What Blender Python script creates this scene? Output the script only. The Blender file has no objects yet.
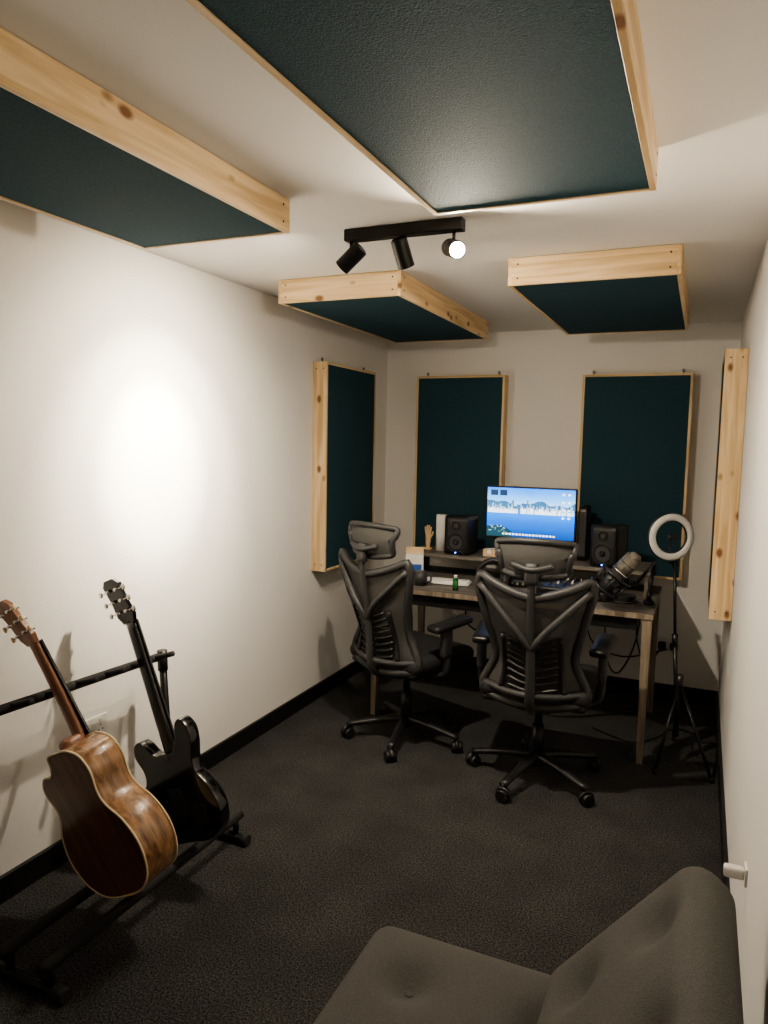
import bpy, math, random, bmesh
from mathutils import Vector, Matrix, Euler
random.seed(3)
C=bpy.context.collection
H=2.40; XL=-2.167; XR=0.172; YB=4.96; YF=-1.3; CZ=1.629

# ---------------------------------------------------------------- materials
def nt(name):
    m=bpy.data.materials.new(name); m.use_nodes=True
    n=m.node_tree; b=n.nodes["Principled BSDF"]
    return m,n,b
def plain(name,col,rough=0.5,metal=0.0,bump=0.0,bscale=60,var=0.0,emit=None,estr=0,coat=0,spec=None):
    m,n,b=nt(name)
    b.inputs["Base Color"].default_value=(*col,1); b.inputs["Roughness"].default_value=rough
    b.inputs["Metallic"].default_value=metal
    if coat: b.inputs["Coat Weight"].default_value=coat
    if spec is not None: b.inputs["Specular IOR Level"].default_value=spec
    if emit: 
        b.inputs["Emission Color"].default_value=(*emit,1); b.inputs["Emission Strength"].default_value=estr
    tc=n.nodes.new("ShaderNodeTexCoord"); no=n.nodes.new("ShaderNodeTexNoise")
    no.inputs["Scale"].default_value=bscale; no.inputs["Detail"].default_value=4
    n.links.new(tc.outputs["Object"],no.inputs["Vector"])
    if bump:
        bp=n.nodes.new("ShaderNodeBump"); bp.inputs["Strength"].default_value=bump; bp.inputs["Distance"].default_value=0.004
        n.links.new(no.outputs["Fac"],bp.inputs["Height"]); n.links.new(bp.outputs["Normal"],b.inputs["Normal"])
    if var:
        r=n.nodes.new("ShaderNodeValToRGB")
        r.color_ramp.elements[0].position=0.3; r.color_ramp.elements[1].position=0.7
        r.color_ramp.elements[0].color=(*[c*(1-var) for c in col],1)
        r.color_ramp.elements[1].color=(*[min(1,c*(1+var)) for c in col],1)
        n.links.new(no.outputs["Fac"],r.inputs["Fac"]); n.links.new(r.outputs["Color"],b.inputs["Base Color"])
    return m
def wood(name,axis,c1,c2,knot=None,scale=1.0,rough=0.5,contrast=(0.35,0.65),coat=0):
    m,n,b=nt(name); L=n.links.new; N=n.nodes.new
    b.inputs["Roughness"].default_value=rough
    if coat: b.inputs["Coat Weight"].default_value=coat
    tc=N("ShaderNodeTexCoord"); oi=N("ShaderNodeObjectInfo")
    mul=N("ShaderNodeMath"); mul.operation='MULTIPLY'; mul.inputs[1].default_value=37.0
    L(oi.outputs["Random"],mul.inputs[0])
    add=N("ShaderNodeVectorMath"); add.operation='ADD'
    L(tc.outputs["Object"],add.inputs[0]); L(mul.outputs[0],add.inputs[1])
    mp=N("ShaderNodeMapping"); s=[22*scale]*3; s[axis]=1.3*scale; mp.inputs["Scale"].default_value=s
    L(add.outputs[0],mp.inputs["Vector"])
    no=N("ShaderNodeTexNoise"); no.inputs["Scale"].default_value=1.6; no.inputs["Detail"].default_value=5; no.inputs["Distortion"].default_value=0.6
    L(mp.outputs[0],no.inputs["Vector"])
    r=N("ShaderNodeValToRGB"); e=r.color_ramp.elements
    e[0].position=contrast[0]; e[1].position=contrast[1]; e[0].color=(*c1,1); e[1].color=(*c2,1)
    L(no.outputs["Fac"],r.inputs["Fac"])
    out=r.outputs["Color"]
    if knot:
        mp2=N("ShaderNodeMapping"); s=[11.0]*3; s[axis]=6.5; mp2.inputs["Scale"].default_value=s
        L(add.outputs[0],mp2.inputs["Vector"])
        vo=N("ShaderNodeTexVoronoi"); vo.inputs["Scale"].default_value=1.0
        L(mp2.outputs[0],vo.inputs["Vector"])
        r2=N("ShaderNodeValToRGB"); q=r2.color_ramp.elements
        q[0].position=0.10; q[1].position=0.20; q[0].color=(1,1,1,1); q[1].color=(0,0,0,1)
        L(vo.outputs["Distance"],r2.inputs["Fac"])
        mx=N("ShaderNodeMix"); mx.data_type='RGBA'
        L(r2.outputs["Color"],mx.inputs[0]); L(out,mx.inputs[6]); mx.inputs[7].default_value=(*knot,1)
        out=mx.outputs[2]
    L(out,b.inputs["Base Color"])
    return m
PC1=(0.58,0.39,0.19); PC2=(0.80,0.62,0.38); PK=(0.22,0.10,0.04)
M_px=wood("pine_x",0,PC1,PC2,PK); M_py=wood("pine_y",1,PC1,PC2,PK)
M_wall=plain("wall_paint",(0.76,0.745,0.715),0.75,bump=0.15,bscale=140)
M_ceil=plain("ceiling_paint",(0.73,0.715,0.685),0.8,bump=0.1,bscale=120)
M_skirt=plain("black_skirting",(0.008,0.008,0.009),0.5)
M_fab=plain("teal_acoustic_fabric",(0.022,0.062,0.080),0.85,bump=0.6,bscale=260,var=0.25,spec=0.25)
M_blk=plain("black_plastic",(0.012,0.012,0.013),0.38,bump=0.1,bscale=300)
M_dk=plain("charcoal_plastic",(0.034,0.034,0.035),0.5,bump=0.1,bscale=300)
M_blkmetal=plain("black_metal",(0.010,0.010,0.011),0.35,metal=0.3)
M_foam=plain("black_foam",(0.016,0.016,0.017),0.8,bump=0.3,bscale=200)
M_chrome=plain("chrome",(0.7,0.68,0.65),0.25,metal=1.0)
M_silver=plain("silver_mesh",(0.24,0.22,0.19),0.4,metal=0.9,bump=0.9,bscale=500)
M_white=plain("white_plastic",(0.70,0.69,0.65),0.4)
M_seat=plain("black_seat_fabric",(0.013,0.013,0.014),0.8,bump=0.5,bscale=300,var=0.2)
M_paper=plain("white_paper",(0.8,0.78,0.74),0.8,bump=0.2,bscale=80)
M_beige=plain("beige_wood",(0.62,0.45,0.27),0.6,var=0.1,bscale=20)
M_green=plain("green_glass",(0.02,0.12,0.03),0.15)
M_blue=plain("blue_card",(0.03,0.10,0.35),0.5)
M_gold=plain("copper_ring",(0.6,0.35,0.12),0.3,metal=1)
M_screw=plain("dark_screw",(0.05,0.04,0.035),0.4,metal=0.8)
def carpet():
    m,n,b=nt("dark_carpet"); L=n.links.new; N=n.nodes.new
    tc=N("ShaderNodeTexCoord")
    n1=N("ShaderNodeTexNoise"); n1.inputs["Scale"].default_value=150; n1.inputs["Detail"].default_value=5; n1.inputs["Roughness"].default_value=0.8
    n2=N("ShaderNodeTexNoise"); n2.inputs["Scale"].default_value=4; n2.inputs["Detail"].default_value=4
    L(tc.outputs["Object"],n1.inputs["Vector"]); L(tc.outputs["Object"],n2.inputs["Vector"])
    r=N("ShaderNodeValToRGB"); e=r.color_ramp.elements; e[0].position=0.40; e[1].position=0.66
    e[0].color=(0.007,0.007,0.0075,1); e[1].color=(0.135,0.133,0.131,1)
    L(n1.outputs["Fac"],r.inputs["Fac"])
    r2=N("ShaderNodeValToRGB"); q=r2.color_ramp.elements; q[0].position=0.3; q[1].position=0.7; q[0].color=(0.7,0.7,0.7,1); q[1].color=(1,1,1,1)
    L(n2.outputs["Fac"],r2.inputs["Fac"])
    mx=N("ShaderNodeMix"); mx.data_type='RGBA'; mx.blend_type='MULTIPLY'; mx.inputs[0].default_value=1
    L(r.outputs["Color"],mx.inputs[6]); L(r2.outputs["Color"],mx.inputs[7])
    L(mx.outputs[2],b.inputs["Base Color"]); b.inputs["Roughness"].default_value=0.95; b.inputs["Specular IOR Level"].default_value=0.12
    bp=N("ShaderNodeBump"); bp.inputs["Strength"].default_value=0.7; bp.inputs["Distance"].default_value=0.006
    L(n1.outputs["Fac"],bp.inputs["Height"]); L(bp.outputs["Normal"],b.inputs["Normal"])
    return m
M_carpet=carpet()
def meshfab():
    m,n,b=nt("chair_mesh_fabric"); L=n.links.new; N=n.nodes.new
    b.inputs["Base Color"].default_value=(0.060,0.059,0.056,1); b.inputs["Roughness"].default_value=0.8
    tr=N("ShaderNodeBsdfTransparent"); mx=N("ShaderNodeMixShader"); mx.inputs[0].default_value=0.90
    L(tr.outputs[0],mx.inputs[1]); L(b.outputs[0],mx.inputs[2]); L(mx.outputs[0],n.nodes["Material Output"].inputs[0])
    return m
M_mesh=meshfab()
M_sofa=plain("grey_sofa_fabric",(0.090,0.088,0.084),0.9,bump=0.6,bscale=350,var=0.22,spec=0.2)
M_desk=wood("grey_oak_laminate",0,(0.090,0.078,0.066),(0.20,0.178,0.152),None,1.0,0.45)
M_deskleg=wood("desk_leg_wood",2,(0.15,0.12,0.088),(0.30,0.245,0.185),None,1.0,0.5)
M_gback=wood("guitar_mahogany",2,(0.085,0.030,0.012),(0.19,0.08,0.034),None,1.2,0.3,coat=0.5)
M_grim=wood("guitar_walnut_side",2,(0.10,0.045,0.018),(0.42,0.23,0.11),None,1.6,0.3,(0.3,0.7),coat=0.5)
M_gneck=wood("guitar_neck_wood",2,(0.16,0.07,0.035),(0.28,0.13,0.07),None,1.5,0.35,coat=0.3)
M_spruce=wood("spruce_top",2,(0.5,0.33,0.16),(0.62,0.43,0.22),None,2,0.35,coat=0.4)
M_bind=plain("cream_binding",(0.72,0.58,0.38),0.4)
M_gblk=plain("gloss_black_lacquer",(0.006,0.006,0.007),0.16,coat=0.6)

# ---------------------------------------------------------------- mesh helpers
def link(name,me,mat,parent=None,smooth=False):
    o=bpy.data.objects.new(name,me); C.objects.link(o)
    if mat: me.materials.append(mat)
    if parent: o.parent=parent
    if smooth:
        for p in me.polygons: p.use_smooth=True
    return o
def mk(name,verts,faces,mat,parent=None,smooth=False):
    me=bpy.data.meshes.new(name); me.from_pydata([tuple(v) for v in verts],[],faces); me.validate(); me.update()
    return link(name,me,mat,parent,smooth)
def empty(name,loc=(0,0,0),rz=0,rot=None):
    e=bpy.data.objects.new(name,None); C.objects.link(e); e.location=loc; e.empty_display_size=0.1
    e.rotation_euler=rot if rot else (0,0,rz)
    return e
def box(name,x0,x1,y0,y1,z0,z1,mat,parent=None,bev=0.0):
    v=[(x,y,z) for x in(x0,x1) for y in(y0,y1) for z in(z0,z1)]
    f=[(0,1,3,2),(4,6,7,5),(0,4,5,1),(2,3,7,6),(0,2,6,4),(1,5,7,3)]
    o=mk(name,v,f,mat,parent)
    if bev:
        m=o.modifiers.new("bev",'BEVEL'); m.width=bev; m.segments=3
    return o
def frame(d):
    d=d.normalized(); a=Vector((0,0,1)) if abs(d.z)<0.9 else Vector((1,0,0))
    u=d.cross(a).normalized(); w=u.cross(d).normalized()
    return u,w
def cyl(name,p0,p1,r0,r1,mat,parent=None,n=20):
    p0=Vector(p0);p1=Vector(p1);u,w=frame(p1-p0);v=[];f=[]
    for p,r in((p0,r0),(p1,r1)):
        for i in range(n):
            t=2*math.pi*i/n; v.append(p+u*math.cos(t)*r+w*math.sin(t)*r)
    for i in range(n): f.append((i,(i+1)%n,n+(i+1)%n,n+i))
    f.append(tuple(reversed(range(n)))); f.append(tuple(range(n,2*n)))
    o=mk(name,v,f,mat,parent)
    for p in o.data.polygons: p.use_smooth=len(p.vertices)==4
    return o
def catmull(pts,closed,res):
    P=[Vector(p) for p in pts];n=len(P);out=[]
    segs=n if closed else n-1
    for i in range(segs):
        if closed: a,b,c,d=P[(i-1)%n],P[i],P[(i+1)%n],P[(i+2)%n]
        else: a,b,c,d=P[max(i-1,0)],P[i],P[i+1],P[min(i+2,n-1)]
        for k in range(res):
            t=k/res
            out.append(0.5*((2*b)+(c-a)*t+(2*a-5*b+4*c-d)*t*t+(-a+3*b-3*c+d)*t**3))
    if not closed: out.append(P[-1].copy())
    return out
def tube(name,pts,r,mat,parent=None,closed=False,res=6,n=10,flat=1.0,rend=None,up=None):
    P=catmull(pts,closed,res) if res>1 else [Vector(p) for p in pts]
    m=len(P);v=[];f=[];prev=None
    for i,p in enumerate(P):
        if closed: d=P[(i+1)%m]-P[(i-1)%m]
        else: d=P[min(i+1,m-1)]-P[max(i-1,0)]
        if d.length<1e-9: d=Vector((0,0,1))
        d.normalize()
        if up is not None:
            u=d.cross(Vector(up)); 
            if u.length<1e-4: u=frame(d)[0]
            u.normalize()
        elif prev is None: u,_=frame(d)
        else:
            u=prev-d*prev.dot(d)
            u=u.normalized() if u.length>1e-6 else frame(d)[0]
        prev=u; w=d.cross(u)
        rr=r if rend is None else r+(rend-r)*i/(m-1)
        for k in range(n):
            t=2*math.pi*k/n; v.append(p+u*math.cos(t)*rr+w*math.sin(t)*rr*flat)
    for i in range(m if closed else m-1):
        j=(i+1)%m
        for k in range(n): f.append((i*n+k,i*n+(k+1)%n,j*n+(k+1)%n,j*n+k))
    if not closed:
        f.append(tuple(reversed(range(n)))); f.append(tuple(range((m-1)*n,m*n)))
    return mk(name,v,f,mat,parent,True)
def rbox(name,c,dims,r,mat,parent=None,rot=(0,0,0),n=(12,12,6),tufts=None,tr=0.06,td=0.03,puff=0.0):
    hx,hy,hz=[d/2 for d in dims]; verts={};V=[];F=[]
    def add(i,j,k):
        key=(i,j,k)
        if key in verts: return verts[key]
        p=Vector((-hx+2*hx*i/n[0],-hy+2*hy*j/n[1],-hz+2*hz*k/n[2]))
        q=Vector([max(-h+r,min(h-r,a)) for a,h in zip(p,(hx,hy,hz))])
        d=p-q
        if d.length>1e-9: p=q+d.normalized()*r
        if puff: p.z+= (1 if k>n[2]/2 else -1)*puff*(1-(p.x/hx)**2)*(1-(p.y/hy)**2) if k in(0,n[2]) else 0
        if tufts and k==n[2]:
            for tx,ty in tufts: p.z-=td*math.exp(-((p.x-tx)**2+(p.y-ty)**2)/(tr*tr))
        verts[key]=len(V);V.append(p);return verts[key]
    N=n
    for i in range(N[0]):
        for j in range(N[1]):
            F.append((add(i,j,0),add(i,j+1,0),add(i+1,j+1,0),add(i+1,j,0)))
            F.append((add(i,j,N[2]),add(i+1,j,N[2]),add(i+1,j+1,N[2]),add(i,j+1,N[2])))
    for i in range(N[0]):
        for k in range(N[2]):
            F.append((add(i,0,k),add(i+1,0,k),add(i+1,0,k+1),add(i,0,k+1)))
            F.append((add(i,N[1],k),add(i,N[1],k+1),add(i+1,N[1],k+1),add(i+1,N[1],k)))
    for j in range(N[1]):
        for k in range(N[2]):
            F.append((add(0,j,k),add(0,j,k+1),add(0,j+1,k+1),add(0,j+1,k)))
            F.append((add(N[0],j,k),add(N[0],j+1,k),add(N[0],j+1,k+1),add(N[0],j,k+1)))
    o=mk(name,V,F,mat,parent,True); o.location=c; o.rotation_euler=rot
    return o

# ---------------------------------------------------------------- room
T=0.12
box("floor",XL-T,XR+T,YF-T,YB+T,-0.1,0,M_carpet)
box("ceiling",XL-T,XR+T,YF-T,YB+T,H,H+0.1,M_ceil)
box("wall_left",XL-T,XL,YF-T,YB+T,0,H,M_wall)
box("wall_right",XR,XR+T,YF-T,YB+T,0,H,M_wall)
box("wall_back",XL,XR,YB,YB+T,0,H,M_wall)
box("wall_front",XL,XR,YF-T,YF,0,H,M_wall)
b=0.095
box("baseboard_left",XL,XL+0.016,YF,YB,0,b,M_skirt,None,0.003)
box("baseboard_right",XR-0.016,XR,YF,YB,0,b,M_skirt,None,0.003)
box("baseboard_back",XL+0.016,XR-0.016,YB-0.016,YB,0,b,M_skirt,None,0.003)
box("baseboard_front",XL+0.016,XR-0.016,YF,YF+0.016,0,b,M_skirt,None,0.003)

# ---------------------------------------------------------------- acoustic panels
def panel(name,origin,ax,ay,az,w,h,t,hooks=False,screws=True):
    e=empty(name,origin)
    R=Matrix((ax,ay,az)).transposed(); e.rotation_euler=R.to_euler()
    k=0.016
    box("fabric_front",-w/2+k,w/2-k,-h/2+k,h/2-k,0.01,t-0.003,M_fab,e)
    box("board_long_1",-w/2,-w/2+k,-h/2,h/2,0.002,t,M_py,e,0.0015)
    box("board_long_2",w/2-k,w/2,-h/2,h/2,0.002,t,M_py,e,0.0015)
    box("board_short_1",-w/2+k,w/2-k,-h/2,-h/2+k,0.002,t,M_px,e,0.0015)
    box("board_short_2",-w/2+k,w/2-k,h/2-k,h/2,0.002,t,M_px,e,0.0015)
    if screws:
        i=0
        for sx in(-1,1):
            for q in(0.25,0.75):
                for sy in(-1,1):
                    i+=1; x=sx*(w/2-0.04)
                    cyl("screw_%d"%i,(x,sy*(h/2-0.001),t*q),(x,sy*(h/2+0.0012),t*q),0.004,0.004,M_screw,e,8)
                    i+=1; y=sy*(h/2-0.04)
                    cyl("screw_%d"%i,(sx*(w/2-0.001),y,t*q),(sx*(w/2+0.0012),y,t*q),0.004,0.004,M_screw,e,8)
    if hooks:
        for i,sx in enumerate((-1,1)):
            x=sx*(w/2-0.06)
            cyl("hook_plate_%d"%i,(x,h/2-0.005,0.03),(x,h/2+0.016,0.03),0.004,0.004,M_screw,e,8)
            tube("hook_eye_%d"%i,[(x+0.007*math.cos(a),h/2+0.022+0.007*math.sin(a),0.03) for a in [k2*math.pi/3 for k2 in range(6)]],0.0025,M_screw,e,True,4,6)
    return e
X=Vector((1,0,0));Y=Vector((0,1,0));Z=Vector((0,0,1))
def cpanel(x0,x1,y0,y1,PT=0.105): return panel("ceiling_acoustic_panel",((x0+x1)/2,(y0+y1)/2,H),X,-Y,-Z,x1-x0,y1-y0,PT)
cpanel(-0.764,-0.150,0.75,2.07)
cpanel(-1.865,-1.262,0.75,2.08)
cpanel(-1.925,-1.285,3.07,4.52,0.112)
cpanel(-0.785,-0.115,3.03,4.47,0.113)
wz0,wz1=0.835,2.10
panel("wall_acoustic_panel",(XL,(3.846+4.55)/2,(wz0+wz1)/2),Y,Z,X,0.704,wz1-wz0,0.096,True)
panel("wall_acoustic_panel",((-1.895-1.255)/2,YB,(wz0+wz1)/2),X,Z,-Y,0.64,wz1-wz0,0.100,True)
panel("wall_acoustic_panel",((-0.742-0.080)/2,YB,(0.80+2.09)/2),X,Z,-Y,0.662,1.29,0.100,True)
panel("wall_acoustic_panel",(XR,(3.84+4.55)/2,(0.795+wz1)/2),-Y,Z,-X,0.71,wz1-0.795,0.103,False)

# ---------------------------------------------------------------- track light
M_bulb=plain("lit_bulb",(1,0.9,0.75),0.4,emit=(1,0.90,0.74),estr=110)
tl=empty("ceiling_track_light",(-1.02,2.45,H))
box("bar",-0.225,0.225,-0.022,0.022,-0.042,-0.001,M_blkmetal,tl,0.003)
WARM=(1,0.865,0.685)
def spot(i,x,aim,beams,r=0.030,L=0.098,dz=-0.10):
    aim=Vector(aim).normalized(); c=Vector((x,0,dz))
    cyl("stem_%d"%i,(x,0,-0.04),(x,0,-0.08),0.006,0.006,M_blkmetal,tl,12)
    cyl("knuckle_%d"%i,(x-0.012,0,-0.083),(x+0.012,0,-0.083),0.012,0.012,M_blkmetal,tl,12)
    p0=c-aim*L/2; p1=c+aim*L/2
    cyl("head_cap_%d"%i,p0-aim*0.004,p0,r*0.8,r,M_blkmetal,tl,28)
    u,w=frame(aim); v=[];f=[];n=28
    prof=[(0,0.0),(0,r),(L,r),(L,r*0.9),(L-0.018,r*0.86)]
    for (d,rr) in prof:
        for k in range(n):
            t=2*math.pi*k/n; v.append(p0+aim*d+(u*math.cos(t)+w*math.sin(t))*max(rr,0.0005))
    for a in range(len(prof)-1):
        for k in range(n): f.append((a*n+k,a*n+(k+1)%n,(a+1)*n+(k+1)%n,(a+1)*n+k))
    mk("head_%d"%i,v,f,M_blkmetal,tl,False)
    cyl("bulb_face_%d"%i,p1-aim*0.010,p1-aim*0.004,r*0.84,r*0.84,M_bulb,tl,24)
    for j,(energy,size) in enumerate(beams):
        ld=bpy.data.lights.new("spot_lamp_%d_%d"%(i,j),'SPOT'); ld.energy=energy; ld.color=WARM; ld.spot_size=math.radians(size); ld.spot_blend=1.0; ld.shadow_soft_size=0.025
        lo=bpy.data.objects.new("spot_lamp_%d_%d"%(i,j),ld); C.objects.link(lo); lo.parent=tl
        lo.location=p1+aim*0.006; lo.rotation_euler=aim.to_track_quat('-Z','Y').to_euler()
spot(1,-0.205,(-0.80,0.02,-0.64),[(420,36),(210,62),(95,110),(30,160)])
spot(2,0.0,(0.12,0.50,-0.84),[(60,80),(76,174)])
spot(3,0.19,(0.52,-0.72,-0.30),[(55,80),(84,178)])

# ---------------------------------------------------------------- office chairs
def chair(loc,rz,base_rot):
    e=empty("office_chair",loc,rz)
    cyl("base_hub",(0,0,0.075),(0,0,0.135),0.045,0.035,M_blk,e)
    for i in range(5):
        a=base_rot-rz+i*2*math.pi/5; d=Vector((math.cos(a),math.sin(a),0)); s=Vector((-d.y,d.x,0))
        tube("base_leg_%d"%i,[d*0.02+Z*0.115,d*0.15+Z*0.105,d*0.325+Z*0.078],0.029,M_blk,e,False,4,10,0.75,0.019,up=(0,0,1))
        cyl("caster_stem_%d"%i,d*0.32+Z*0.045,d*0.32+Z*0.085,0.008,0.008,M_blk,e,10)
        a2=a+random.uniform(-1,1); q=Vector((math.cos(a2),math.sin(a2),0)); cc=d*0.32+Z*0.030
        for k in(-1,1):
            cyl("caster_wheel_%d_%d"%(i,k+1),cc+q*k*0.006,cc+q*k*0.028,0.030,0.027,M_blk,e,20)
        tube("caster_hood_%d"%i,[cc+q.cross(Z)*0.031*math.cos(t)+Z*0.033*math.sin(t) for t in [0.1,0.8,1.57,2.3,3.0]],0.013,M_blk,e,False,3,8,0.6)
    cyl("gas_lift_cover",(0,0,0.12),(0,0,0.27),0.034,0.028,M_blk,e)
    cyl("gas_lift",(0,0,0.26),(0,0,0.40),0.018,0.018,M_blkmetal,e)
    rbox("tilt_mechanism",(0,-0.02,0.405),(0.17,0.26,0.06),0.02,M_blk,e,n=(6,6,4))
    cyl("tilt_lever",(0.08,0.02,0.40),(0.25,0.03,0.39),0.006,0.008,M_blk,e,8)
    rbox("seat_pan",(0,0.03,0.440),(0.48,0.46,0.04),0.018,M_blk,e,n=(14,14,4))
    rbox("seat_cushion",(0,0.035,0.485),(0.52,0.49,0.08),0.038,M_seat,e,n=(22,22,8),puff=0.012)
    def S(u,v):
        w=0.172+0.068*math.exp(-((v-0.06)/0.18)**2)+0.100*(max(0,(v-0.34))/0.66)**1.0
        if v>0.86: w-=0.03*((v-0.86)/0.14)**2
        zt=1.040-0.080*(1-abs(u)**1.5); zb=0.465-0.03*(1-u*u)
        z=zb+(zt-zb)*v
        y=-0.225+0.027*math.sin(min(1,v*1.6)*math.pi)-0.10*v+0.055*u*u
        return Vector((u*w,y,z))
    nu,nv=20,26
    V=[S(-0.99+1.98*i/nu,0.01+0.98*j/nv) for j in range(nv+1) for i in range(nu+1)]
    F=[(j*(nu+1)+i,j*(nu+1)+i+1,(j+1)*(nu+1)+i+1,(j+1)*(nu+1)+i) for j in range(nv) for i in range(nu)]
    mk("back_mesh",V,F,M_mesh,e,True)
    bd=[S(-1+2*i/12,0) for i in range(12)]+[S(1,j/14) for j in range(14)]+[S(1-2*i/12,1) for i in range(12)]+[S(-1,1-j/14) for j in range(14)]
    tube("back_frame",bd,0.021,M_dk,e,True,2,10)
    off=Vector((0,-0.022,0))
    for i in range(8):
        v=0.14+i*0.062
        ww=0.66-0.045*abs(i-3)
        for s in(-1,1):
            tube("lumbar_rib_%d_%d"%(i,s+1),[S(s*u,v+0.04*abs(u))+off for u in(ww,ww/2,0.05)],0.009,M_blk,e,False,3,8)
    for s in(-1,1):
        tube("lumbar_side_%d"%(s+1),[S(s*0.62,0.12)+off,S(s*0.70,0.3)+off,S(s*0.62,0.60)+off],0.012,M_blk,e,False,5,8)
        tube("back_yoke_%d"%(s+1),[Vector((0,-0.30,0.72)),S(s*0.35,0.72)+off*1.5,S(s*0.97,0.93)+off*0.4],0.017,M_dk,e,False,5,10)
        tube("back_lower_yoke_%d"%(s+1),[Vector((0,-0.275,0.50)),S(s*0.5,0.10)+off*1.2,S(s*0.97,0.08)+off*0.3],0.016,M_dk,e,False,5,10)
    tube("spine",[(0,-0.05,0.40),(0,-0.20,0.405),(0,-0.275,0.47),(0,-0.29,0.62),(0,-0.315,0.80),(0,-0.345,0.97),(0,-0.345,1.06)],0.026,M_dk,e,False,5,12,0.7,0.016,up=(0,1,0))
    def Hd(u,v):
        w=0.142+0.03*v
        return Vector((u*w,-0.315+0.045*u*u-0.018*math.sin(v*math.pi),1.050+0.160*v-0.015*(abs(u)**3)*(1 if v>0.5 else -1.2)))
    V=[Hd(-0.98+1.96*i/12,0.02+0.96*j/8) for j in range(9) for i in range(13)]
    F=[(j*13+i,j*13+i+1,(j+1)*13+i+1,(j+1)*13+i) for j in range(8) for i in range(12)]
    mk("headrest_mesh",V,F,M_mesh,e,True)
    hb=[Hd(-1+2*i/8,0) for i in range(8)]+[Hd(1,j/4) for j in range(4)]+[Hd(1-2*i/8,1) for i in range(8)]+[Hd(-1,1-j/4) for j in range(4)]
    tube("headrest_frame",hb,0.0150,M_dk,e,True,3,10)
    tube("headrest_bracket",[Hd(-0.6,0.35)+Vector((0,-0.02,0)),Vector((0,-0.365,1.09)),Hd(0.6,0.35)+Vector((0,-0.02,0))],0.014,M_dk,e,False,5,8)
    rbox("headrest_joint",(0,-0.35,1.07),(0.06,0.04,0.10),0.014,M_dk,e,n=(4,4,4))
    for s in(-1,1):
        tube("arm_bracket_%d"%(s+1),[(s*0.10,0.0,0.42),(s*0.23,0.0,0.415),(s*0.285,0.0,0.45),(s*0.29,-0.01,0.56)],0.024,M_dk,e,False,5,10,0.7)
        rbox("arm_post_%d"%(s+1),(s*0.29,-0.015,0.60),(0.042,0.07,0.16),0.015,M_dk,e,n=(4,4,6))
        rbox("arm_pad_%d"%(s+1),(s*0.285,0.02,0.695),(0.09,0.27,0.040),0.018,M_blk,e,rot=(0.10,0,-s*0.08),n=(6,14,4))
    return e
chair((-0.665,3.45,0),math.radians(2),math.radians(182))
chair((-1.425,3.61,0),math.radians(-22),math.radians(206))

# ---------------------------------------------------------------- desk
DZ=0.785; DX0,DX1=-1.77,-0.185; DY0,DY1=3.85,4.68
d=empty("studio_desk",(0,0,0))
box("desktop",DX0,DX1,DY0,DY1,DZ-0.028,DZ,M_desk,d,0.002)
box("desktop_edge_band",DX0,DX1,DY0-0.003,DY0,DZ-0.028,DZ,M_deskleg,d)
box("apron_front",DX0+0.08,DX1-0.08,DY0+0.04,DY0+0.06,DZ-0.10,DZ-0.028,M_blk,d)
box("apron_back",DX0+0.08,DX1-0.08,DY1-0.08,DY1-0.06,DZ-0.10,DZ-0.028,M_blk,d)
for i,(x,y) in enumerate(((DX0+0.04,DY0+0.03),(DX1-0.03,DY0+0.03),(DX0+0.04,DY1-0.06),(DX1-0.03,DY1-0.06))):
    sy=-1 if y<4.2 else 1
    a=Vector((x,y,DZ-0.028)); bb=Vector((x,y+sy*0.03,0))
    v=[];k=0.024;k2=0.015
    for p,q in((bb,k2),(a,k)):
        for cx,cy in((-1,-1),(1,-1),(1,1),(-1,1)): v.append(p+Vector((cx*q,cy*q,0)))
    mk("leg_%d"%i,v,[(0,3,2,1),(4,5,6,7),(0,1,5,4),(1,2,6,5),(2,3,7,6),(3,0,4,7)],M_deskleg,d)
RZ=0.93; RX0,RX1,RY0=-1.72,-0.235,4.28
box("riser_shelf",RX0,RX1,RY0,DY1-0.01,RZ-0.02,RZ,M_desk,d,0.002)
for i,x in enumerate((RX0+0.01,(RX0+RX1)/2,RX1-0.03)):
    box("riser_support_%d"%i,x,x+0.02,RY0+0.02,DY1-0.02,DZ,RZ-0.02,M_desk,d)
tube("cable_1",[(-0.30,4.70,0.70),(-0.32,4.72,0.45),(-0.25,4.75,0.15),(-0.3,4.6,0.012),(-0.1,4.4,0.012),(-0.25,4.1,0.012),(-0.5,4.2,0.012)],0.005,M_blk,d,False,8,6)
tube("cable_2",[(-0.62,4.70,0.70),(-0.60,4.72,0.40),(-0.4,4.74,0.30),(-0.14,4.90,0.34)],0.005,M_blk,d,False,8,6)
tube("cable_3",[(-1.2,4.6,0.70),(-1.15,4.5,0.3),(-1.0,4.4,0.012),(-0.7,4.3,0.012),(-0.4,4.5,0.012),(-0.2,4.7,0.012)],0.005,M_blk,d,False,8,6)
tube("cable_4",[(-0.26,4.62,0.72),(-0.22,4.70,0.50),(-0.24,4.78,0.28),(-0.18,4.90,0.345)],0.006,M_blk,d,False,8,6)
tube("cable_5",[(-1.30,4.3,0.74),(-1.28,4.25,0.52),(-1.10,4.3,0.46),(-0.95,4.4,0.55),(-0.90,4.5,0.72)],0.005,M_blk,d,False,8,6)
tube("cable_6",[(-0.45,4.1,0.75),(-0.42,4.0,0.50),(-0.36,4.05,0.40),(-0.30,4.3,0.50),(-0.28,4.5,0.72)],0.005,M_blk,d,False,8,6)

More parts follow.
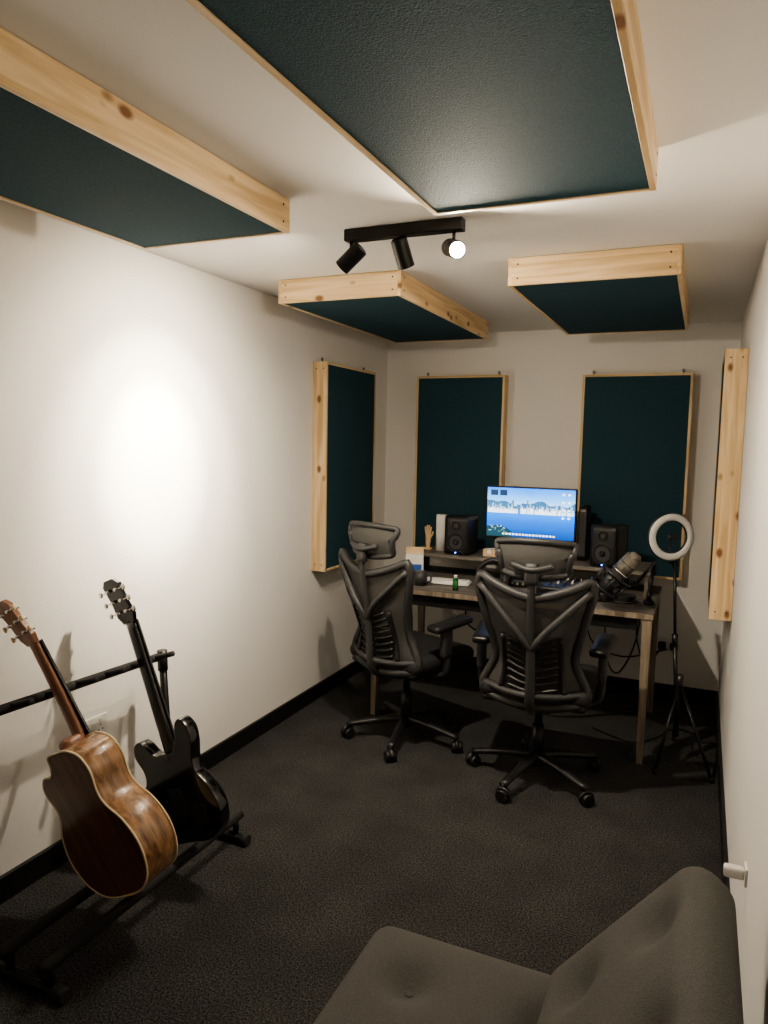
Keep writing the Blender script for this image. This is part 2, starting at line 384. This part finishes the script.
# ---------------------------------------------------------------- monitor
def grad_em(name,stops,axis=2,strength=1.6,noise=0.0,nscale=(8,1,8)):
    m,n,b=nt(name); L=n.links.new; N=n.nodes.new
    tc=N("ShaderNodeTexCoord"); sp=N("ShaderNodeSeparateXYZ"); L(tc.outputs["Generated"],sp.inputs[0])
    fac=sp.outputs[axis]
    if noise:
        mp=N("ShaderNodeMapping"); mp.inputs["Scale"].default_value=nscale; L(tc.outputs["Generated"],mp.inputs[0])
        no=N("ShaderNodeTexNoise"); no.inputs["Scale"].default_value=1; no.inputs["Detail"].default_value=4; L(mp.outputs[0],no.inputs[0])
        ma=N("ShaderNodeMath"); ma.operation='MULTIPLY_ADD'; ma.inputs[1].default_value=noise; ma.inputs[2].default_value=-noise/2; L(no.outputs["Fac"],ma.inputs[0])
        ad=N("ShaderNodeMath"); ad.operation='ADD'; L(fac,ad.inputs[0]); L(ma.outputs[0],ad.inputs[1]); fac=ad.outputs[0]
    r=N("ShaderNodeValToRGB"); cr=r.color_ramp
    cr.elements[0].position=0; cr.elements[0].color=(*stops[0][1],1); cr.elements[1].position=1; cr.elements[1].color=(*stops[-1][1],1)
    for p,c in stops[1:-1]:
        q=cr.elements.new(p); q.color=(*c,1)
    L(fac,r.inputs[0])
    b.inputs["Base Color"].default_value=(0.01,0.01,0.01,1); b.inputs["Roughness"].default_value=0.3
    L(r.outputs[0],b.inputs["Emission Color"]); b.inputs["Emission Strength"].default_value=strength
    return m
ES=2.5
M_scr=grad_em("screen_sky_and_sea",[(0,(0.0,0.05,0.30)),(0.30,(0.0,0.13,0.60)),(0.50,(0.0,0.24,0.90)),(0.56,(0.15,0.42,0.85)),(0.60,(0.45,0.72,1.0)),(0.80,(0.12,0.46,1.0)),(1,(0.01,0.22,0.90))],2,ES,0.14,(3,1,14))
mo=empty("computer_monitor",(-0.962,4.45,0))
box("screen_shell",-0.28,0.28,0.0,0.03,1.040,1.370,M_blk,mo,0.004)
box("screen_panel",-0.272,0.272,-0.002,0.001,1.054,1.361,M_scr,mo)
M_mtn=plain("screen_mountains",(0,0,0),0.5,emit=(0.03,0.14,0.30),estr=ES)
M_cityA=plain("screen_city_light",(0,0,0),0.5,emit=(0.85,0.9,0.95),estr=ES)
M_cityB=plain("screen_city_mid",(0,0,0),0.5,emit=(0.30,0.45,0.62),estr=ES)
M_cityC=plain("screen_city_dark",(0,0,0),0.5,emit=(0.08,0.18,0.30),estr=ES)
M_land=plain("screen_waterfront",(0,0,0),0.5,emit=(0.01,0.05,0.07),estr=ES)
M_icon=plain("screen_icon",(0.0,0.0,0.0),0.5,emit=(0.9,0.95,1),estr=2.4)
M_cap=plain("screen_caption",(0.0,0.0,0.0),0.5,emit=(1,0.85,0.35),estr=2.2)
M_icond=plain("screen_widget",(0.0,0.0,0.0),0.5,emit=(0.02,0.06,0.14),estr=1.5)
def poly(name,pts,y,mat): return mk(name,[(x,y,z) for x,z in pts],[tuple(range(len(pts)))],mat,mo)
mp_=[(-0.272,1.225)]+[(-0.272+0.544*i/24,1.268+0.013*math.sin(i*0.55)+0.009*math.sin(i*1.3+1)+random.uniform(-0.003,0.003)) for i in range(25)]+[(0.272,1.225)]
poly("mountains",mp_[::-1],-0.0025,M_mtn)
for nm,mt,hh,yy,wd in(("city_tall",M_cityC,0.080,-0.0027,0.45),("city_back",M_cityB,0.060,-0.0028,0.8),("city_front",M_cityA,0.034,-0.0031,0.85)):
    V=[];F=[]
    x=-0.272
    while x<0.265:
        w_=random.uniform(0.004,0.010); h_=random.uniform(0.25,1.0)*hh
        if random.random()<wd:
            k=len(V); z0=1.203; V+=[(x,yy,z0),(x+w_,yy,z0),(x+w_,yy,z0+h_+0.008),(x,yy,z0+h_+0.008)]; F.append((k,k+1,k+2,k+3))
        x+=w_*1.12
    mk(nm,V,F,mt,mo)
poly("headland",[(-0.272,1.054),(-0.272,1.115),(-0.20,1.128),(-0.15,1.112),(-0.11,1.088),(-0.13,1.068),(-0.10,1.054)],-0.0026,M_land)
V=[];F=[]
for k in range(30):
    x=random.uniform(-0.26,-0.14); z=random.uniform(1.075,1.125); q=random.uniform(0.003,0.007); j=len(V)
    V+=[(x,-0.0029,z),(x+q,-0.0029,z),(x+q,-0.0029,z+q),(x,-0.0029,z+q)]; F.append((j,j+1,j+2,j+3))
mk("waterfront_lights",V,F,M_cityB,mo)
for i in range(4):
    for j in range(2): box("icon_%d_%d"%(i,j),0.195+0.035*j,0.210+0.035*j,-0.0036,-0.0032,1.326-0.048*i,1.338-0.048*i,M_icon,mo)
for j in range(2): box("widget_%d"%j,-0.250+0.058*j,-0.204+0.058*j,-0.0036,-0.0032,1.312,1.347,M_icond,mo)
for i in range(16): box("caption_%d"%i,-0.17+0.021*i,-0.156+0.021*i,-0.0036,-0.0032,1.067,1.077,M_icon if i%5 else M_cap,mo)
cyl("stand_neck",(0,0.045,RZ+0.01),(0,0.045,1.15),0.018,0.018,M_blk,mo)
rbox("stand_base",(0,0.05,RZ+0.007),(0.24,0.18,0.014),0.006,M_blk,mo,n=(8,8,3))
pc=empty("mini_computer",(-0.648,4.57,RZ))
rbox("case",(0,0,0.168),(0.055,0.15,0.335),0.008,M_blk,pc,n=(5,6,8))
box("vent",-0.02,0.02,-0.077,-0.074,0.03,0.30,M_dk,pc)

# ---------------------------------------------------------------- speakers
def speaker(x,y,rz,led):
    e=empty("studio_speaker",(x,y,RZ),rz)
    w,h,dp=0.160,0.242,0.17
    rbox("cabinet",(0,0,h/2+0.004),(w,dp,h),0.008,M_blk,e,n=(8,6,8))
    y0=-dp/2
    def ring(n,cx,cz,r,t,mat): tube(n,[(cx+r*math.cos(a*math.pi/8),y0-0.002,cz+r*math.sin(a*math.pi/8)) for a in range(16)],t,mat,e,True,2,8)
    cyl("woofer_cone",(0,y0-0.002,0.082),(0,y0+0.001,0.082),0.048,0.048,M_dk,e,32)
    ring("woofer_surround",0,0.082,0.050,0.006,M_foam)
    ring("woofer_trim",0,0.082,0.060,0.003,M_dk)
    cyl("woofer_cap",(0,y0-0.010,0.082),(0,y0-0.001,0.082),0.010,0.020,M_blk,e,24)
    cyl("tweeter",(0,y0-0.004,0.185),(0,y0+0.001,0.185),0.014,0.020,M_dk,e,24)
    ring("tweeter_ring",0,0.185,0.026,0.004,M_foam)
    cyl("knob",(0.05,y0-0.008,0.022),(0.05,y0,0.022),0.008,0.008,M_dk,e,16)
    if led:
        cyl("power_led",(0.0,y0-0.004,0.016),(0.0,y0,0.016),0.004,0.004,plain("blue_led",(0,0,0.1),0.4,emit=(0.1,0.25,1),estr=12),e,12)
    for i,(a,c) in enumerate(((-1,-1),(1,-1),(-1,1),(1,1))): cyl("foot_%d"%i,(a*0.06,c*0.06,0),(a*0.06,c*0.06,0.006),0.008,0.008,M_foam,e,10)
speaker(-1.385,4.40,math.radians(-6),True)
speaker(-0.475,4.38,math.radians(-18),True)

# ---------------------------------------------------------------- desk items
e=empty("kitchen_roll",(-1.545,4.47,RZ)); 
cyl("roll",(0,0,0.001),(0,0,0.235),0.034,0.034,M_paper,e,28); cyl("core",(0,0,0.236),(0,0,0.237),0.012,0.012,M_beige,e,16)
e=empty("wooden_hand_ornament",(-1.635,4.47,RZ))
cyl("ornament_base",(0,0,0.001),(0,0,0.012),0.03,0.028,M_beige,e)
tube("palm",[(0,0,0.01),(0,0,0.05),(0.002,0,0.10)],0.014,M_beige,e,False,4,10,1,0.020)
for i in range(4): tube("finger_%d"%i,[((i-1.5)*0.009,0,0.09),((i-1.5)*0.012,-0.004,0.13),((i-1.5)*0.014,-0.002,0.155+0.012*(1-abs(i-1.5)))],0.0055,M_beige,e,False,4,8)
tube("thumb",[(0.012,0,0.07),(0.03,-0.003,0.10),(0.034,-0.004,0.12)],0.006,M_beige,e,False,4,8)
e=empty("snack_box",(-1.60,4.14,DZ),math.radians(20))
box("carton",-0.055,0.055,-0.03,0.03,0.001,0.16,M_white,e,0.002); box("label",-0.045,0.045,-0.0315,-0.030,0.02,0.10,M_blue,e); box("lid_flap",-0.055,0.055,0.026,0.03,0.16,0.20,M_beige,e); box("side_label",0.055,0.0565,-0.025,0.025,0.02,0.12,M_blue,e)
def keyboard(x,y,w,mat,keymat,rz=0,dp=0.125):
    e=empty("computer_keyboard",(x,y,DZ),rz)
    rbox("body",(0,0,0.009),(w,dp,0.016),0.005,mat,e,n=(8,5,3))
    nx=int(w/0.021)
    for i in range(nx):
        for j in range(5):
            cx=-w/2+0.012+(w-0.024)*(i+0.5)/nx; cy=-dp/2+0.012+(dp-0.024)*(j+0.5)/5
            box("key_%d_%d"%(i,j),cx-0.008,cx+0.008,cy-0.008,cy+0.008,0.016,0.022,keymat,e)
keyboard(-1.38,4.12,0.29,M_white,M_paper,math.radians(6))
keyboard(-0.93,3.945,0.36,M_dk,M_blk,math.radians(-3),0.11)
e=empty("computer_mouse",(-0.70,3.93,DZ)); rbox("shell",(0,0,0.018),(0.06,0.105,0.034),0.016,M_blk,e,n=(10,12,6)); cyl("wheel",(-0.004,-0.025,0.033),(0.004,-0.025,0.033),0.006,0.006,M_dk,e,12)
e=empty("green_bottle",(-1.27,3.95,DZ)); cyl("glass_body",(0,0,0.001),(0,0,0.06),0.017,0.017,M_green,e); cyl("glass_shoulder",(0,0,0.06),(0,0,0.072),0.017,0.008,M_green,e); cyl("cap",(0,0,0.072),(0,0,0.088),0.010,0.010,M_white,e)
e=empty("headphones",(-1.095,4.12,DZ),math.radians(5))
tube("headband",[(-0.085,0,0.05),(-0.088,0.01,0.10),(-0.05,0.02,0.145),(0,0.022,0.16),(0.05,0.02,0.145),(0.088,0.01,0.10),(0.085,0,0.05)],0.010,M_blk,e,False,6,8,1.6)
for s in(-1,1):
    cyl("cup_%d"%s,(s*0.085,0,0.047),(s*0.062,0,0.047),0.040,0.044,M_dk,e,28); cyl("pad_%d"%s,(s*0.062,0,0.047),(s*0.045,0,0.047),0.045,0.038,M_foam,e,28)
    cyl("cup_ring_%d"%s,(s*0.087,0,0.047),(s*0.085,0,0.047),0.026,0.026,M_gold,e,28)
e=empty("audio_mixer",(-0.62,4.13,DZ),math.radians(-2)); rbox("chassis",(0,0,0.040),(0.40,0.20,0.05),0.008,M_blk,e,rot=(0.12,0,0),n=(10,6,4))
for k,(a,c) in enumerate(((-0.18,-0.08),(0.18,-0.08),(-0.18,0.08),(0.18,0.08))): cyl("foot_%d"%k,(a,c,0.001),(a,c,0.03),0.01,0.01,M_foam,e,10)
for i in range(10):
    for j in range(4): 
        x=-0.17+0.038*i; y=-0.02+0.03*j; zz=0.066+y*0.12
        cyl("knob_%d_%d"%(i,j),(x,y,zz-0.004),(x,y,zz+0.012),0.007,0.005,(M_chrome,M_dk,M_dk,M_gold,M_white)[(i*2+j)%5],e,12)
    box("fader_%d"%i,-0.176+0.038*i,-0.166+0.038*i,-0.072+0.006*(i%4),-0.062+0.006*(i%4),0.055,0.066,M_dk,e)
e=empty("audio_interface",(-0.98,4.235,DZ)); rbox("chassis",(0,0,0.024),(0.15,0.07,0.042),0.006,M_blk,e,n=(8,5,4))
for i in range(4): cyl("knob_%d"%i,(-0.05+0.033*i,-0.045,0.026),(-0.05+0.033*i,-0.034,0.026),0.008,0.008,M_chrome,e,16)
e=empty("cardboard_box",(-1.19,4.40,RZ)); box("carton",-0.04,0.04,-0.035,0.035,0.001,0.045,M_beige,e,0.002); box("tape",-0.012,0.012,-0.0355,0.0355,0.02,0.0455,M_paper,e)
e=empty("coffee_mug",(-1.50,3.99,DZ)); cyl("cup",(0,0,0.001),(0,0,0.085),0.036,0.040,M_dk,e,28); cyl("rim_inside",(0,0,0.0851),(0,0,0.0856),0.035,0.035,M_blk,e,28)
tube("handle",[(0.036,0,0.07),(0.062,0,0.062),(0.062,0,0.03),(0.036,0,0.02)],0.006,M_dk,e,False,5,8)
e=empty("coiled_cable",(-0.36,4.13,DZ))
for k in range(4): tube("loop_%d"%k,[((0.045+0.003*k)*math.cos(a)+0.004*k,(0.040+0.003*k)*math.sin(a),0.006+0.008*k) for a in [q*math.pi/5 for q in range(10)]],0.0045,M_foam,e,True,4,6)

# ---------------------------------------------------------------- studio microphone on boom arm
e=empty("studio_microphone",(0,0,0))
cyl("desk_mount",(-0.225,4.10,DZ),(-0.225,4.10,DZ+0.02),0.030,0.028,M_blkmetal,e)
cyl("arm_socket",(-0.225,4.10,DZ+0.02),(-0.225,4.10,DZ+0.07),0.014,0.012,M_blkmetal,e)
tube("arm_lower",[(-0.225,4.10,DZ+0.07),(-0.21,4.20,DZ+0.22)],0.009,M_blkmetal,e,False,1,8)
tube("arm_upper",[(-0.21,4.20,DZ+0.22),(-0.28,3.90,DZ+0.14)],0.009,M_blkmetal,e,False,1,8)
K=1.75
mc=Vector((-0.350,3.80,1.000)); ma=Vector((0.60,0.05,0.72)).normalized()
cyl("mic_body",mc-ma*0.075*K,mc,0.021*K,0.025*K,M_dk,e,28)
cyl("mic_grille",mc,mc+ma*0.055*K,0.025*K,0.025*K,M_silver,e,28)
cyl("mic_grille_cap",mc+ma*0.055*K,mc+ma*0.070*K,0.025*K,0.012*K,M_silver,e,28)
cyl("mic_band",mc-ma*0.006,mc+ma*0.004,0.0262*K,0.0262*K,M_chrome,e,28)
cyl("mic_band_mid",mc+ma*0.028*K,mc+ma*0.031*K,0.0256*K,0.0256*K,M_dk,e,28)
cyl("mic_band_low",mc-ma*0.075*K,mc-ma*0.068*K,0.022*K,0.0225*K,M_chrome,e,28)
u,w=frame(ma)
for q,rr in((-0.068*K,0.043*K),(-0.015*K,0.047*K)):
    tube("shock_ring_%d"%(abs(q)*1000),[mc+ma*q+(u*math.cos(t)+w*math.sin(t))*rr for t in [k*math.pi/6 for k in range(12)]],0.0085,M_blk,e,True,3,8)
for k in range(6):
    t=k*math.pi/3; a1=u*math.cos(t)+w*math.sin(t); a2=u*math.cos(t+0.5)+w*math.sin(t+0.5)
    cyl("shock_bar_%d"%k,mc-ma*0.068*K+a1*0.043*K,mc-ma*0.015*K+a1*0.047*K,0.006,0.006,M_blk,e,8)
    cyl("shock_cord_%d"%k,mc-ma*0.015*K+a1*0.047*K,mc-ma*0.04*K+a2*0.024*K,0.003,0.003,M_foam,e,6)
cyl("mount_pivot",mc-ma*0.05+Vector((0.06,0.04,-0.01)),Vector((-0.28,3.90,DZ+0.14)),0.013,0.013,M_blk,e,12)
tube("xlr_cable",[mc-ma*0.12,mc-ma*0.155+Vector((0,0.02,0.0)),(-0.455,3.95,DZ+0.03),(-0.33,4.00,DZ+0.012),(-0.28,4.06,DZ+0.012)],0.004,M_blk,e,False,6,6)

# ---------------------------------------------------------------- ring light on tripod
e=empty("ring_light_tripod",(0,0,0))
bx=Vector((-0.045,3.97,0))
for i,(dx,dy) in enumerate(((0.170,-0.20),(-0.09,-0.22),(-0.02,0.27))):
    f=bx+Vector((dx,dy,0.012)); 
    tube("tripod_leg_%d"%i,[bx+Vector((0,0,0.42)),f],0.008,M_blkmetal,e,False,1,8)
    cyl("tripod_foot_%d"%i,f-Vector((0,0,0.012)),f+Vector((0,0,0.012)),0.011,0.010,M_foam,e,12)
    tube("tripod_brace_%d"%i,[bx+Vector((0,0,0.17)),bx+(f-bx)*0.55+Vector((0,0,0.19))],0.005,M_blkmetal,e,False,1,6)
top=Vector((-0.10,3.95,1.02))
cyl("tripod_collar",bx+Vector((0,0,0.38)),bx+Vector((0,0,0.46)),0.018,0.018,M_blk,e)
tube("pole_lower",[bx+Vector((0,0,0.13)),bx+(top-bx)*0.62],0.011,M_blkmetal,e,False,1,10)
tube("pole_upper",[bx+(top-bx)*0.6,top],0.008,M_blkmetal,e,False,1,10)
cyl("pole_knob",bx+(top-bx)*0.6,bx+(top-bx)*0.66,0.015,0.015,M_blk,e)
rc=Vector((-0.125,3.93,1.177)); yw=math.radians(30)
ux=Vector((math.cos(yw),math.sin(yw),0)); nrm=Vector((math.sin(yw),-math.cos(yw),0))
rp=[rc+ux*0.102*math.cos(t)+Z*0.102*math.sin(t) for t in [k*math.pi/12 for k in range(24)]]
M_ring=plain("ring_diffuser",(0.56,0.55,0.53),0.4)
tube("ring_housing",[p-nrm*0.006 for p in rp],0.023,M_blk,e,True,2,12,0.45,up=nrm)
tube("ring_diffuser",[p+nrm*0.004 for p in rp],0.018,M_ring,e,True,2,12,0.5,up=nrm)
tube("ring_bracket",[top,top+Vector((-0.005,0,0.03)),rc-Z*0.125],0.012,M_blk,e,False,3,8)
tube("phone_clip_arm",[rc-Z*0.10,rc-Z*0.05-nrm*0.01,rc-nrm*0.005],0.006,M_blk,e,False,3,8)
rbox("phone_clip",tuple(rc+nrm*0.01),(0.05,0.02,0.03),0.006,M_blk,e,rot=(0,0,yw),n=(5,3,4))

# ---------------------------------------------------------------- sockets
def socket(name,origin,ax,ay,az,plugs):
    e=empty(name,origin); e.rotation_euler=Matrix((ax,ay,az)).transposed().to_euler()
    box("plate",-0.073,0.073,-0.043,0.043,0,0.009,M_white,e,0.003)
    for i,s in enumerate((-1,1)):
        box("switch_%d"%i,s*0.035-0.006,s*0.035+0.006,0.018,0.032,0.009,0.013,M_white,e)
        if plugs: rbox("plug_%d"%i,(s*0.036,-0.008,0.026),(0.048,0.05,0.035),0.01,M_blk,e,n=(5,5,4))
        else: 
            for k,(a,c) in enumerate(((0,0.004),(-0.011,-0.016),(0.011,-0.016))): box("pin_%d_%d"%(i,k),s*0.036+a-0.003,s*0.036+a+0.003,c-0.003,c+0.003,0.009,0.0095,M_blk,e)
socket("wall_socket",(XL,2.09,0.474),Y,Z,X,False)
socket("wall_socket",(-0.14,YB,0.36),X,Z,-Y,True)
e=empty("plug_adapter",(XR,2.10,0.485)); box("wall_plate",-0.007,0,-0.025,0.025,-0.025,0.025,M_white,e,0.002); rbox("adapter_body",(-0.032,0,0),(0.052,0.028,0.032),0.007,M_white,e,n=(5,5,5))

# ---------------------------------------------------------------- guitar rack
RX=-2.018
g=empty("guitar_rack",(0,0,0))
GY0,GY1=1.42,2.33
zr=lambda y: 0.755-0.030*(y-GY0)/(GY1-GY0)
for i,y in enumerate((GY0,GY1)):
    tube("foot_bar_%d"%i,[(-1.61,y,0.022),(-2.12,y,0.022)],0.018,M_blkmetal,g,False,1,12)
    for k,x in enumerate((-1.61,-2.12)): cyl("rubber_foot_%d_%d"%(i,k),(x-0.02,y,0.022),(x+0.02,y,0.022),0.0215,0.0215,M_foam,g,16)
    tube("post_%d"%i,[(-1.97,y,0.03),(RX,y,zr(y)+0.01)],0.016,M_blkmetal,g,False,1,12)
    tube("front_upright_%d"%i,[(-1.65,y,0.03),(-1.65,y,0.10)],0.013,M_blkmetal,g,False,1,12)
    tube("rear_upright_%d"%i,[(-1.82,y,0.03),(-1.82,y,0.10)],0.013,M_blkmetal,g,False,1,12)
    cyl("post_collar_%d"%i,(RX+0.004,y,zr(y)-0.06),(RX,y,zr(y)+0.024),0.021,0.021,M_blk,g)
tube("front_lower_rail",[(-1.65,GY0-0.03,0.105),(-1.65,GY1+0.03,0.105)],0.019,M_foam,g,False,1,12)
tube("rear_lower_rail",[(-1.82,GY0-0.03,0.100),(-1.82,GY1+0.03,0.100)],0.019,M_foam,g,False,1,12)
tube("neck_rail",[(RX,GY0-0.03,zr(GY0)),(RX,GY1+0.01,zr(GY1))],0.017,M_foam,g,False,1,12)
for i in range(7):
    y=GY0+0.05+i*0.135
    tube("neck_peg_%d"%i,[(RX,y,zr(y)+0.003),(RX+0.05,y,zr(y)+0.018),(RX+0.10,y,zr(y)+0.035)],0.011,M_foam,g,False,2,8)

def extr(name,out2,y0,y1,mats,parent,bind=None):
    P=catmull([(x,0,z) for x,z in out2],True,5); n=len(P)
    V=[(p.x,y0,p.z) for p in P]+[(p.x,y1,p.z) for p in P]
    me=bpy.data.meshes.new(name)
    F=[tuple(range(n)),tuple(reversed(range(n,2*n)))]+[(i,n+i,n+(i+1)%n,(i+1)%n) for i in range(n)]
    me.from_pydata(V,[],F); me.update()
    for m in mats: me.materials.append(m)
    for k,p in enumerate(me.polygons):
        p.material_index=0 if k==0 else (1 if k==1 else 2)
    bm=bmesh.new(); bm.from_mesh(me); bmesh.ops.recalc_face_normals(bm,faces=bm.faces); bm.to_mesh(me); bm.free()
    for k,p in enumerate(me.polygons): p.use_smooth=k>1
    o=bpy.data.objects.new(name,me); C.objects.link(o); o.parent=parent
    m=o.modifiers.new("b",'BEVEL'); m.width=0.004; m.segments=2; m.limit_method='ANGLE'; m.angle_limit=math.radians(50)
    if bind:
        tube(name+"_back_binding",[(p.x,y0+0.001,p.z) for p in P],0.0035,bind,parent,True,1,6)
        tube(name+"_front_binding",[(p.x,y1-0.001,p.z) for p in P],0.0035,bind,parent,True,1,6)
def head3(parent,z0,mat,L=0.17,w0=0.024,w1=0.038,y=0.0,pearl=M_chrome,tilt=0.03):
    V=[];F=[]
    prof=[(0,w0),(0.03,w1),(L*0.5,w1*0.88),(L-0.02,w1),(L,w1*0.55)]
    for a,wd in prof:
        for sx in(-1,1):
            for t in(0,0.015): V.append((sx*wd,y-a/L*tilt+t,z0+a))
    for i in range(len(prof)-1):
        b0=i*4;b1=b0+4
        F+= [(b0,b0+2,b1+2,b1),(b0+1,b1+1,b1+3,b0+3),(b0,b1,b1+1,b0+1),(b0+2,b0+3,b1+3,b1+2)]
    F+=[(0,1,3,2),(16,18,19,17)]
    mk("headstock",V,F,mat,parent)
    for i in range(3):
        z=z0+0.045+i*0.042; yy=y-(z-z0)/L*tilt
        for s in(-1,1):
            cyl("tuner_post_%d_%d"%(i,s),(s*0.022,yy-0.012,z),(s*0.022,yy+0.03,z),0.006,0.004,M_chrome,parent,10)
            cyl("tuner_shaft_%d_%d"%(i,s),(s*0.025,yy-0.004,z),(s*0.052,yy-0.004,z),0.003,0.003,M_chrome,parent,8)
            rbox("tuner_button_%d_%d"%(i,s),(s*0.058,yy-0.004,z),(0.014,0.008,0.020),0.0035,pearl,parent,n=(3,3,3))
def lean(tilt,twist,fwd=0): return (Matrix.Rotation(math.radians(fwd),3,'X')@Matrix.Rotation(math.radians(-tilt),3,'Y')@Matrix.Rotation(math.radians(twist),3,'Z')).to_euler()
A=empty("acoustic_guitar",(-1.600,1.665,0.180),rot=lean(30.0,-8,6)); A.scale=(1.08,1.10,1.0)
out=[(0,0),(.10,.010),(.168,.06),(.198,.145),(.180,.230),(.135,.295),(.127,.345),(.143,.405),(.128,.462),(.078,.494),(.03,.50),(-.032,.50),(-.042,.468),(-.068,.438),(-.108,.442),(-.137,.418),(-.141,.38),(-.127,.335),(-.135,.295),(-.180,.230),(-.198,.145),(-.168,.06),(-.10,.010)]
extr("body",out,0,0.112,[M_gback,M_spruce,M_grim],A,M_bind)
cyl("sound_hole",(0,0.1122,0.335),(0,0.1135,0.335),0.05,0.05,M_gblk,A,32)
tube("rosette",[(0.058*math.cos(t),0.1125,0.335+0.058*math.sin(t)) for t in [k*math.pi/8 for k in range(16)]],0.004,M_bind,A,True,2,6)
box("bridge",-0.085,0.085,0.112,0.121,0.155,0.185,M_gneck,A,0.003)
box("fretboard",-0.027,0.027,0.113,0.120,0.385,0.855,M_gblk,A)
tube("neck",[(0,0.085,0.47),(0,0.097,0.53),(0,0.103,0.70),(0,0.105,0.86)],0.027,M_gneck,A,False,4,14,0.55,0.022,up=(0,1,0))
rbox("neck_heel",(0,0.069,0.492),(0.05,0.075,0.07),0.018,M_gneck,A,n=(5,6,5))
for i in range(6):
    x=(i-2.5)*0.0085; cyl("string_%d"%i,(x*1.1,0.1225,0.17),(x*0.8,0.1225,0.86),0.0008,0.0008,M_chrome,A,5)
head3(A,0.855,M_gneck,y=0.095,pearl=M_bind)
E=empty("electric_guitar",(-1.632,2.03,0.155),rot=lean(22.2,-6)); E.scale=(1.16,1.1,1.04)
out=[(0,0.004),(.09,.006),(.150,.045),(.170,.12),(.150,.19),(.120,.24),(.118,.285),(.138,.345),(.142,.395),(.118,.432),(.092,.42),(.075,.375),(.05,.335),(.03,.322),(-.03,.322),(-.052,.332),(-.075,.365),(-.10,.385),(-.128,.37),(-.136,.33),(-.118,.28),(-.120,.24),(-.150,.19),(-.170,.12),(-.150,.045),(-.09,.006)]
extr("body",out,0,0.045,[M_gblk,M_gblk,M_gblk],E)
box("back_cover_plate",0.055,0.115,-0.0015,0.001,0.06,0.13,M_blk,E,0.001)
box("tremolo_cover",-0.03,0.03,-0.0015,0.001,0.10,0.20,M_blk,E,0.001)
box("neck_plate",-0.02,0.02,-0.002,0.001,0.30,0.325,M_gblk,E,0.001)
box("bridge",-0.04,0.04,0.045,0.055,0.10,0.12,M_chrome,E,0.002)
for i,z in enumerate((0.155,0.265)): box("pickup_%d"%i,-0.042,0.042,0.045,0.053,z,z+0.036,M_dk,E,0.003)
for i in range(2): cyl("knob_%d"%i,(-0.10+0.01*i,0.045,0.08+0.06*i),(-0.10+0.01*i,0.062,0.08+0.06*i),0.011,0.009,M_gold,E,16)
tube("neck",[(0,0.034,0.30),(0,0.036,0.45),(0,0.038,0.62),(0,0.040,0.81)],0.027,M_gblk,E,False,4,14,0.5,0.022,up=(0,1,0))
box("fretboard",-0.026,0.026,0.046,0.052,0.29,0.81,M_dk,E)
for i in range(6):
    x=(i-2.5)*0.0095; cyl("string_%d"%i,(x*1.0,0.056,0.11),(x*0.75,0.056,0.81),0.0008,0.0008,M_chrome,E,5)
head3(E,0.805,M_gblk,y=0.032,pearl=M_chrome)
cyl("strap_button",(0,0.02,-0.012),(0,0.02,0.006),0.007,0.005,M_chrome,E,12)

# ---------------------------------------------------------------- sofa bed
s=empty("sofa_bed",(0,0,0))
SY0,SY1=-0.30,1.605
cy=(SY0+SY1)/2; ly=SY1-SY0
tf=[(x,y) for x in(-0.13,0.16) for y in [ly/2-0.19-0.30*k for k in range(6)]]
rbox("seat_mattress",(-0.405,cy,0.335),(0.58,ly,0.19),0.055,M_sofa,s,n=(44,120,14),tufts=tf,tr=0.055,td=0.035)
bt=[(x,y) for x in(-0.10,0.13) for y in [ly/2-0.16-0.30*k for k in range(6)]]
rbox("backrest_mattress",(-0.070,cy+0.01,0.555),(0.49,ly,0.13),0.055,M_sofa,s,rot=(0,math.radians(-51),0),n=(40,120,12),tufts=bt,tr=0.055,td=0.035)
box("metal_frame",-0.60,-0.02,SY0+0.08,SY1-0.10,0.20,0.245,M_blkmetal,s,0.004)
for i,(x,y) in enumerate(((-0.56,SY0+0.12),(-0.56,SY1-0.16),(-0.05,SY0+0.12),(-0.05,SY1-0.16))): cyl("leg_%d"%i,(x,y,0),(x,y,0.21),0.018,0.024,M_blkmetal,s)
for i,(x,y) in enumerate(tf): 
    cyl("seat_button_%d"%i,(-0.405+x,cy+y,0.392),(-0.405+x,cy+y,0.400),0.012,0.008,M_sofa,s,12)

# ---------------------------------------------------------------- camera
cd=bpy.data.cameras.new("camera"); co=bpy.data.objects.new("camera",cd); C.objects.link(co)
yw,pt,rl=-0.41284274,-0.09606704,0.01927603
fw=Vector((math.sin(yw)*math.cos(pt),math.cos(yw)*math.cos(pt),math.sin(pt)))
rt=Vector((math.cos(yw),-math.sin(yw),0)); up=rt.cross(fw)
r2=rt*math.cos(rl)+up*math.sin(rl); u2=-rt*math.sin(rl)+up*math.cos(rl)
co.matrix_world=Matrix(((r2.x,u2.x,-fw.x,0),(r2.y,u2.y,-fw.y,0),(r2.z,u2.z,-fw.z,CZ),(0,0,0,1)))
cd.sensor_fit='VERTICAL'; cd.sensor_height=36; cd.lens=723.37/1024*36; cd.clip_start=0.02
bpy.context.scene.camera=co
w=bpy.data.worlds.new("world"); bpy.context.scene.world=w; w.use_nodes=True
w.node_tree.nodes["Background"].inputs[0].default_value=(0.008,0.008,0.008,1)
try:
    bpy.context.scene.view_settings.look='AgX - Medium High Contrast'
except Exception:
    pass
